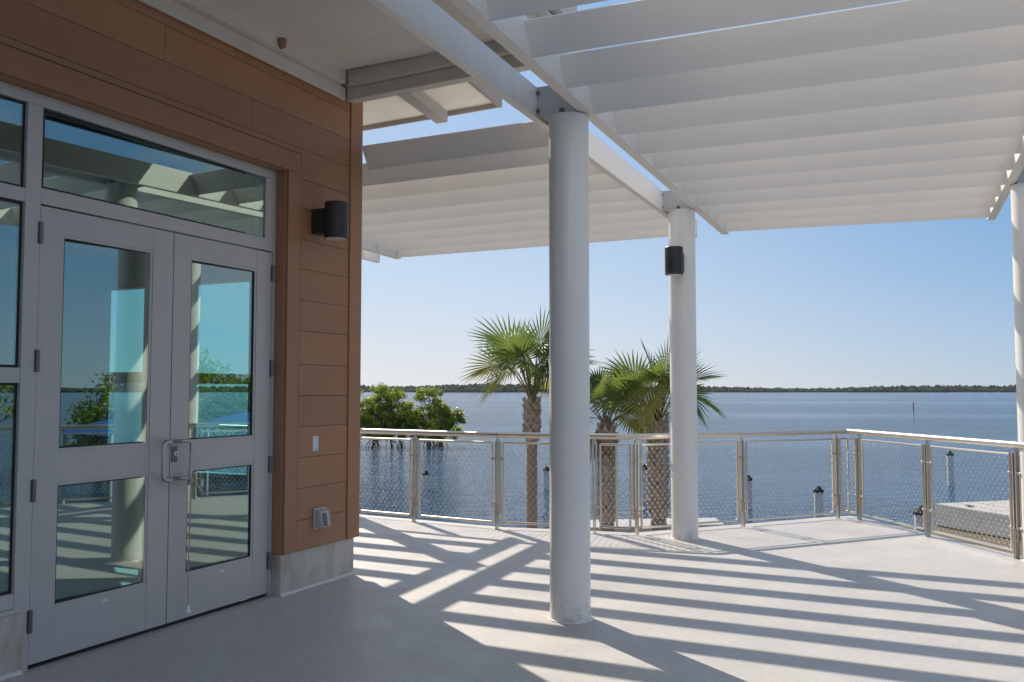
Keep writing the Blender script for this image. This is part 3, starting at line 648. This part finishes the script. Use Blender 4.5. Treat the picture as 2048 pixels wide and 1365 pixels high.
# ------------------------------------------------------------------ palms
def frond(parent, base, az, el, Lp, Rb, rnd, m='frond green', pm='petiole', droop=1.0, tilt=0.):
    dirh = Vector((cos(az), sin(az), 0)); pts = []; p = Vector(base); e = el
    n = 7
    for k in range(n + 1):
        pts.append(p.copy()); d = dirh * cos(e) + Vector((0, 0, sin(e))); p = p + d * (Lp / n); e -= droop * .030 * (1 + k * .2) * max(.15, cos(e) + .25)
    mb = MB(); mb.tube(pts, [.028 - .016 * k / n for k in range(n + 1)], 5)
    po = mb.build('frond', pm, parent)
    # blade: ribs fan out along a short recurving costa
    lf = MB(); tip = pts[-1]; side = dirh.cross(Vector((0, 0, 1))).normalized()
    twist = rnd.choice((-1, 1)) * rnd.uniform(.25, 1.25); e -= rnd.uniform(.1, .5) + tilt
    cost = []; q = tip.copy(); ee = e; nseg = 30
    for k in range(6):
        cost.append((q.copy(), ee)); d = dirh * cos(ee) + Vector((0, 0, sin(ee))); q = q + d * (Rb * .42 / 5); ee -= .10 * droop
    for i in range(nseg):
        u = (i + .5) / nseg * 2 - 1                      # -1..1 across the fan
        ang = u * radians(118)
        ci = (1 - abs(u)) * 5; k0 = int(ci); k1 = min(5, k0 + 1); f = ci - k0
        o = cost[k0][0].lerp(cost[k1][0], f); oe = cost[k0][1] * (1 - f) + cost[k1][1] * f
        fwd = dirh * cos(oe) + Vector((0, 0, sin(oe))); nrm = side.cross(fwd); 
        sd = (side * cos(twist) + nrm * sin(twist)).normalized(); nr = sd.cross(fwd)
        d = fwd * cos(ang) + sd * sin(ang) + nr * (.22 * abs(sin(ang)))
        d.normalize(); L = Rb * (.98 - .30 * abs(u) ** 1.5) * rnd.uniform(.86, 1.06)
        wv = d.cross(nr).normalized(); up = wv.cross(d).normalized()
        da = radians(236) / nseg; prevs = None; ns = 6
        gr = rnd.uniform(.05, .22) * droop
        for s in range(ns + 1):
            r = s / ns; hw = min(r * L * da * .52 + .004, .030) * (1 if r < .45 else max(.03, 1 - ((r - .45) / .55) ** 1.4))
            pos = o + d * (L * r) + Vector((0, 0, -gr * L * max(0, r - .4) ** 2 * 1.2))
            row = [pos - wv * hw + up * hw * .55, pos, pos + wv * hw + up * hw * .55]
            if prevs:
                b0 = len(lf.v); lf.v += [tuple(x) for x in prevs + row]; lf.f += [(b0, b0 + 1, b0 + 4, b0 + 3), (b0 + 1, b0 + 2, b0 + 5, b0 + 4)]
            prevs = row
    lf.build('blade', m, po)
def boots(mb, c, z0, z1, r0, r1, rnd, row=.13, nn=8, size=1.0):
    k = 0; z = z0
    while z < z1:
        f = (z - z0) / (z1 - z0); r = r0 + (r1 - r0) * f
        for j in range(nn):
            a = 2 * pi * (j + .5 * (k % 2)) / nn + rnd.uniform(-.08, .08); h = Vector((cos(a), sin(a), 0)); t = Vector((-sin(a), cos(a), 0))
            for sg in (-1, 1):
                L = rnd.uniform(.15, .27) * size; w0 = .045 * size; w1 = rnd.uniform(.018, .032) * size
                b0 = Vector((c[0], c[1], z)) + h * r * .96 + t * sg * .05 * size
                b1 = b0 + Vector((0, 0, L)) - t * sg * .055 * size + h * rnd.uniform(.05, .10) * size
                th = .02 * size
                mb.hexa([b0 - t * w0 - h * th, b0 + t * w0 - h * th, b0 + t * w0 + h * th, b0 - t * w0 + h * th, b1 - t * w1 - h * th * .5, b1 + t * w1 - h * th * .5, b1 + t * w1 + h * th * .6, b1 - t * w1 + h * th * .6])
        z += row; k += 1
def palm(x, y, zb, zt, r, label, seed, nf, booted, Lp=(.75, 1.05), Rb=(.85, 1.05), dead=3, elmin=-35, lean=(0, 0), group='sabal palms beyond the railing', yellow=.2, azlist=None):
    rnd = random.Random(seed); t = thing('palm', (x, y, zb), label, 'palm', group)
    mb = MB(); n = 14; prof = []
    for k in range(n + 1):
        f = k / n; prof.append((r * (1.0 + .10 * sin(k * 1.9) * .3 + (.18 if f < .08 else 0)), zb + (zt - zb) * f))
    mb.lathe((x, y, 0), prof, 18); mb.lathe((x, y, zt), [(r, 0), (r * .8, .15), (r * .4, .3)], 12)
    tr = mb.build('trunk', 'trunk smooth', t, smooth=True)
    mb = MB(); boots(mb, (x, y), booted[0], booted[1], r * 1.02, r * 1.10, rnd, nn=7, size=booted[2] * 1.25); mb.build('leaf_bases', 'trunk boots', tr)
    top = Vector((x, y, zt + .12))
    for k in range(nf):
        f = (k + .5) / nf; el = radians(84 + (elmin - 84) * f ** 1.15 + rnd.uniform(-6, 6)); az = k * 2.39996 + rnd.uniform(-.25, .25)
        m = 'frond dark' if rnd.random() < .3 else 'frond green'
        if f > .62 and rnd.random() < yellow * 2: m = 'frond yellow'
        if k >= nf - dead: m = 'frond dead'; el = radians(rnd.uniform(-75, -45))
        pm = 'petiole dry' if f > .55 and rnd.random() < .5 else 'petiole'
        b = top + Vector((cos(az), sin(az), 0)) * r * .55
        frond(t, b, az, el, rnd.uniform(*Lp) * (1 if m != 'frond dead' else .8), rnd.uniform(*Rb) * (1 if m != 'frond dead' else .8), rnd, m, pm, droop=.5 + .5 * f, tilt=.75 * f)
    # bare flower stalks
    st = MB()
    for k in range(3):
        az = rnd.uniform(0, 6.28); p = top.copy(); d = Vector((cos(az) * .7, sin(az) * .7, .55)); pts = [p.copy()]
        for s in range(7): p = p + d * .17; d.z -= .2; pts.append(p.copy())
        st.tube(pts, [.012 - .0012 * s for s in range(8)], 4)
        for s in range(3, 8):
            for j in range(4):
                q = pts[s] + Vector((rnd.uniform(-.16, .16), rnd.uniform(-.16, .16), rnd.uniform(-.22, .04))); st.tube([pts[s], q], [.005, .002], 3)
    st.build('flower_stalk', 'frond dead', t)
    return t
palm(-9.79, 22.0, -3.2, 1.20, .145, 'tall slim palm with a smooth lower trunk left of the nearest column', 3, 20, (.15, 1.15, .95), Lp=(.95, 1.25), Rb=(1.0, 1.18), dead=0, elmin=52)
palm(-7.66, 21.9, -2.10, .50, .155, 'short palm with drooping brown fronds just right of the nearest column', 11, 13, (-1.85, .45, 1.0), Lp=(.5, .8), Rb=(.7, .9), dead=4, elmin=20, yellow=.45)
palm(-6.47, 22.45, -2.10, .62, .175, 'stout palm with criss-cross leaf bases behind the lamp column', 23, 18, (-1.75, .60, 1.08), Lp=(.85, 1.15), Rb=(.92, 1.12), dead=0, elmin=50)
palm(11.0, 8.2, -3.2, 1.3, .15, 'palm beside the deck on the right, seen only mirrored in the sidelight glass', 31, 24, (-1.5, 1.2, 1.0), Lp=(.9, 1.3), Rb=(1.0, 1.3), dead=3)

# ------------------------------------------------------------------ mangroves
def mangrove(x, y, lobes, label, seed, nleaf=120, ls=.25, zb=-3.5, group='mangrove trees in the water', twist=0):
    rnd = random.Random(seed); t = thing('mangrove_tree', (x, y, zb), label, 'mangrove', group)
    tk = MB(); lf = MB(); lf2 = MB()
    hubs = []
    for k in range(5):
        a = rnd.uniform(0, 6.28); rr = rnd.uniform(.3, 1.6); b = Vector((x + cos(a) * rr, y + sin(a) * rr, zb - .3)); m = Vector((x + cos(a) * rr * .7, y + sin(a) * rr * .7, zb + 1.3)); hubs.append(m)
        tk.tube([b, b.lerp(m, .5) + Vector((rnd.uniform(-.1, .1), rnd.uniform(-.1, .1), 0)), m], [.11, .09, .075], 6)
        for j in range(5):
            a2 = rnd.uniform(0, 6.28); r2 = rnd.uniform(.4, 1.0); h = b.lerp(m, rnd.uniform(.45, .95)); f = Vector((h.x + cos(a2) * r2, h.y + sin(a2) * r2, zb - .3))
            md = h.lerp(f, .5) + Vector((0, 0, .28)); tk.tube([h, md, f], [.035, .032, .026], 4)
    for (cx, cy, cz, rx, rz, n) in lobes:
        for k in range(n):
            while True:
                v = Vector((rnd.uniform(-1, 1), rnd.uniform(-1, 1), rnd.uniform(-.75, 1)))
                if .25 < v.length < 1: break
            cc = Vector((x + cx + v.x * rx, y + cy + v.y * rx, zb + cz + v.z * rz))
            h = hubs[k % 5]; mid = h.lerp(cc, .55) + Vector((rnd.uniform(-.2, .2), rnd.uniform(-.2, .2), .15)); tk.tube([h, mid, cc], [.04, .025, .010], 4, caps=False)
            rr = rnd.uniform(.26, .52); tgt = lf if rnd.random() < .62 else lf2
            for j in range(int(nleaf * rr / .4)):
                w = Vector((rnd.gauss(0, .5), rnd.gauss(0, .5), rnd.gauss(0, .38))) * rr; p = cc + w
                nr = Vector((rnd.uniform(-1, 1), rnd.uniform(-1, 1), rnd.uniform(-.1, 1.4))).normalized(); u = nr.orthogonal().normalized(); u = (Matrix.Rotation(rnd.uniform(0, 6.28), 3, nr) @ u); v2 = nr.cross(u)
                s = ls * rnd.uniform(.6, 1.15)
                b0 = len(tgt.v); tgt.v += [tuple(p - u * s * .5), tuple(p + v2 * s * .23), tuple(p + u * s * .5), tuple(p - v2 * s * .23)]; tgt.f.append((b0, b0 + 1, b0 + 2, b0 + 3))
    trunk = tk.build('trunk', 'bark', t, smooth=False); lf.build('crown', 'leaf a', t); lf2.build('crown', 'leaf b', t)
    return t
LA = [(2.0, .2, 2.3, 1.3, .9, 18), (0, 0, 4.65, 1.7, .75, 26), (-1.2, .3, 3.4, 1.7, .9, 30), (1.1, .2, 3.1, 1.6, 1.0, 30), (0, 0, 2.2, 2.4, .8, 34), (.5, -.3, 1.3, 2.4, .5, 26), (0, 0, .9, 2.2, .3, 12)]
LB = [(-2.2, .2, 1.9, 1.1, .7, 14), (-.5, 0, 4.25, 1.25, .7, 15), (.9, 0, 3.15, 1.0, .65, 13), (-1.1, .2, 2.8, 1.2, .8, 16), (1.6, 0, 2.55, 1.45, .75, 22), (.1, 0, 1.95, 2.2, .55, 24), (.4, -.2, 1.25, 2.4, .4, 20), (.6, 0, .85, 2.0, .25, 9)]
mangrove(-44.3, 67.7, LA, 'dense leafy mangrove tree nearest the building corner', 5)
mangrove(-40.4, 69.4, LB, 'thinner mangrove tree with sky showing through, right of the dense one', 9)
mangrove(-47.9, 66.5, LA, 'mangrove tree mostly hidden behind the building corner', 14, nleaf=50)
k = 0
far = [(36, 33, 1.3), (41, 41, 1.5), (35, 47, 1.25), (44, 27, 1.5), (33, 56, 1.35), (47, 52, 1.6)]
base = mangrove(36, 33, LA + [(2, 1, 3, 2, 1, 24), (-2, -1, 3, 2, 1, 24)], 'mangrove on the right shore, seen only mirrored in the door glass, closest to the water', 21, nleaf=40, ls=.26, group='mangroves mirrored in the glass')
base.scale = (1.3, 1.3, 1.15)
names = ['mirrored mangrove behind the second boat canopy', 'mirrored mangrove in the middle of the right shore', 'mirrored mangrove at the near end of the right shore', 'mirrored mangrove at the far end of the right shore', 'mirrored tall mangrove rearmost on the right shore']
for (fx, fy, sc), lb in zip(far[1:], names):
    c2 = copy_tree(base); c2.location = (fx, fy, -3.5); c2.scale = (sc, sc, sc * .95); c2.rotation_euler = (0, 0, fx * 1.7); c2['label'] = lb
# boat canopies mirrored in the door glass
def boat_canopy(x, y, label):
    t = thing('boat_canopy', (x, y, -3.5), label, 'boat canopy', 'blue boat canopies mirrored in the glass')
    mb = MB(); n = 14; vs = []
    for k in range(n + 1):
        u = k / n * 2 - 1; vs.append((u * 4.2, .62 * (1 - u * u)))
    top = [(x - 1.7, y + a, -.35 + b) for a, b in vs]; 
    mb.prism(top + [(p[0], p[1], p[2] - .04) for p in top[::-1]], (3.4, 0, 0)); mb.build('roof', 'canopy blue', t)
    for a in (-3.9, 3.9):
        for b in (-1.6, 1.6):
            mb = MB(); mb.tube([(x + b, y + a, -4), (x + b, y + a, -.32)], .07, 8); mb.build('post', 'piling concrete', t)
boat_canopy(25.5, 27.5, 'blue curved boat canopy mirrored in the left door glass'); boat_canopy(25.5, 38.0, 'blue curved boat canopy mirrored in the right door glass')

# ------------------------------------------------------------------ far shore: one continuous low forest
rnd = random.Random(99); mb = MB(); ico = []
import bmesh
bm = bmesh.new(); bmesh.ops.create_icosphere(bm, subdivisions=1, radius=1); IV = [v.co.copy() for v in bm.verts]; IF = [tuple(v.index for v in f.verts) for f in bm.faces]; bm.free()
az = radians(-80)
while az < radians(75):
    dist = 1880 + 130 * sin(az * 7.3 + 1) + 90 * sin(az * 17 + .3) + (60 if sin(az * 41) > .3 else 0)
    hh = 13.0 + 2.2 * sin(az * 11) + 1.5 * sin(az * 29 + 2) + 1.8 * sin(az * 5 - .6)
    for row in range(4):
        d = dist + row * 14 + rnd.uniform(-5, 5); r = rnd.uniform(5, 9); h = hh * rnd.uniform(.78, 1.05) * (1 + row * .06)
        if row == 0: h *= .6
        a = az + rnd.uniform(-.003, .003); c = Vector((sin(a) * d, cos(a) * d, -3.5 + h * .45))
        o = len(mb.v)
        for v in IV: mb.v.append((c.x + v.x * r * rnd.uniform(.8, 1.25), c.y + v.y * r, c.z + v.z * h * .55 * rnd.uniform(.8, 1.2)))
        mb.f += [tuple(i + o for i in f) for f in IF]
    az += .0026
tag(mb.build('far_shore_forest', 'far foliage', smooth=True), kind='stuff')

# ------------------------------------------------------------------ air: faint even haze over the bay
mb = MB(); mb.box(-2640, 2640, -1540, 2640, -5.6, 16.5)
m = bpy.data.materials.new('haze'); m.use_nodes = True; n = m.node_tree.nodes; n.remove(n['Principled BSDF'])
pv = n.new('ShaderNodeVolumePrincipled'); pv.inputs['Color'].default_value = (.86, .91, .96, 1); pv.inputs['Density'].default_value = .000035; pv.inputs['Anisotropy'].default_value = .3
m.node_tree.links.new(pv.outputs[0], n['Material Output'].inputs['Volume']); MATS['haze'] = m
tag(mb.build('haze', 'haze'), kind='stuff')
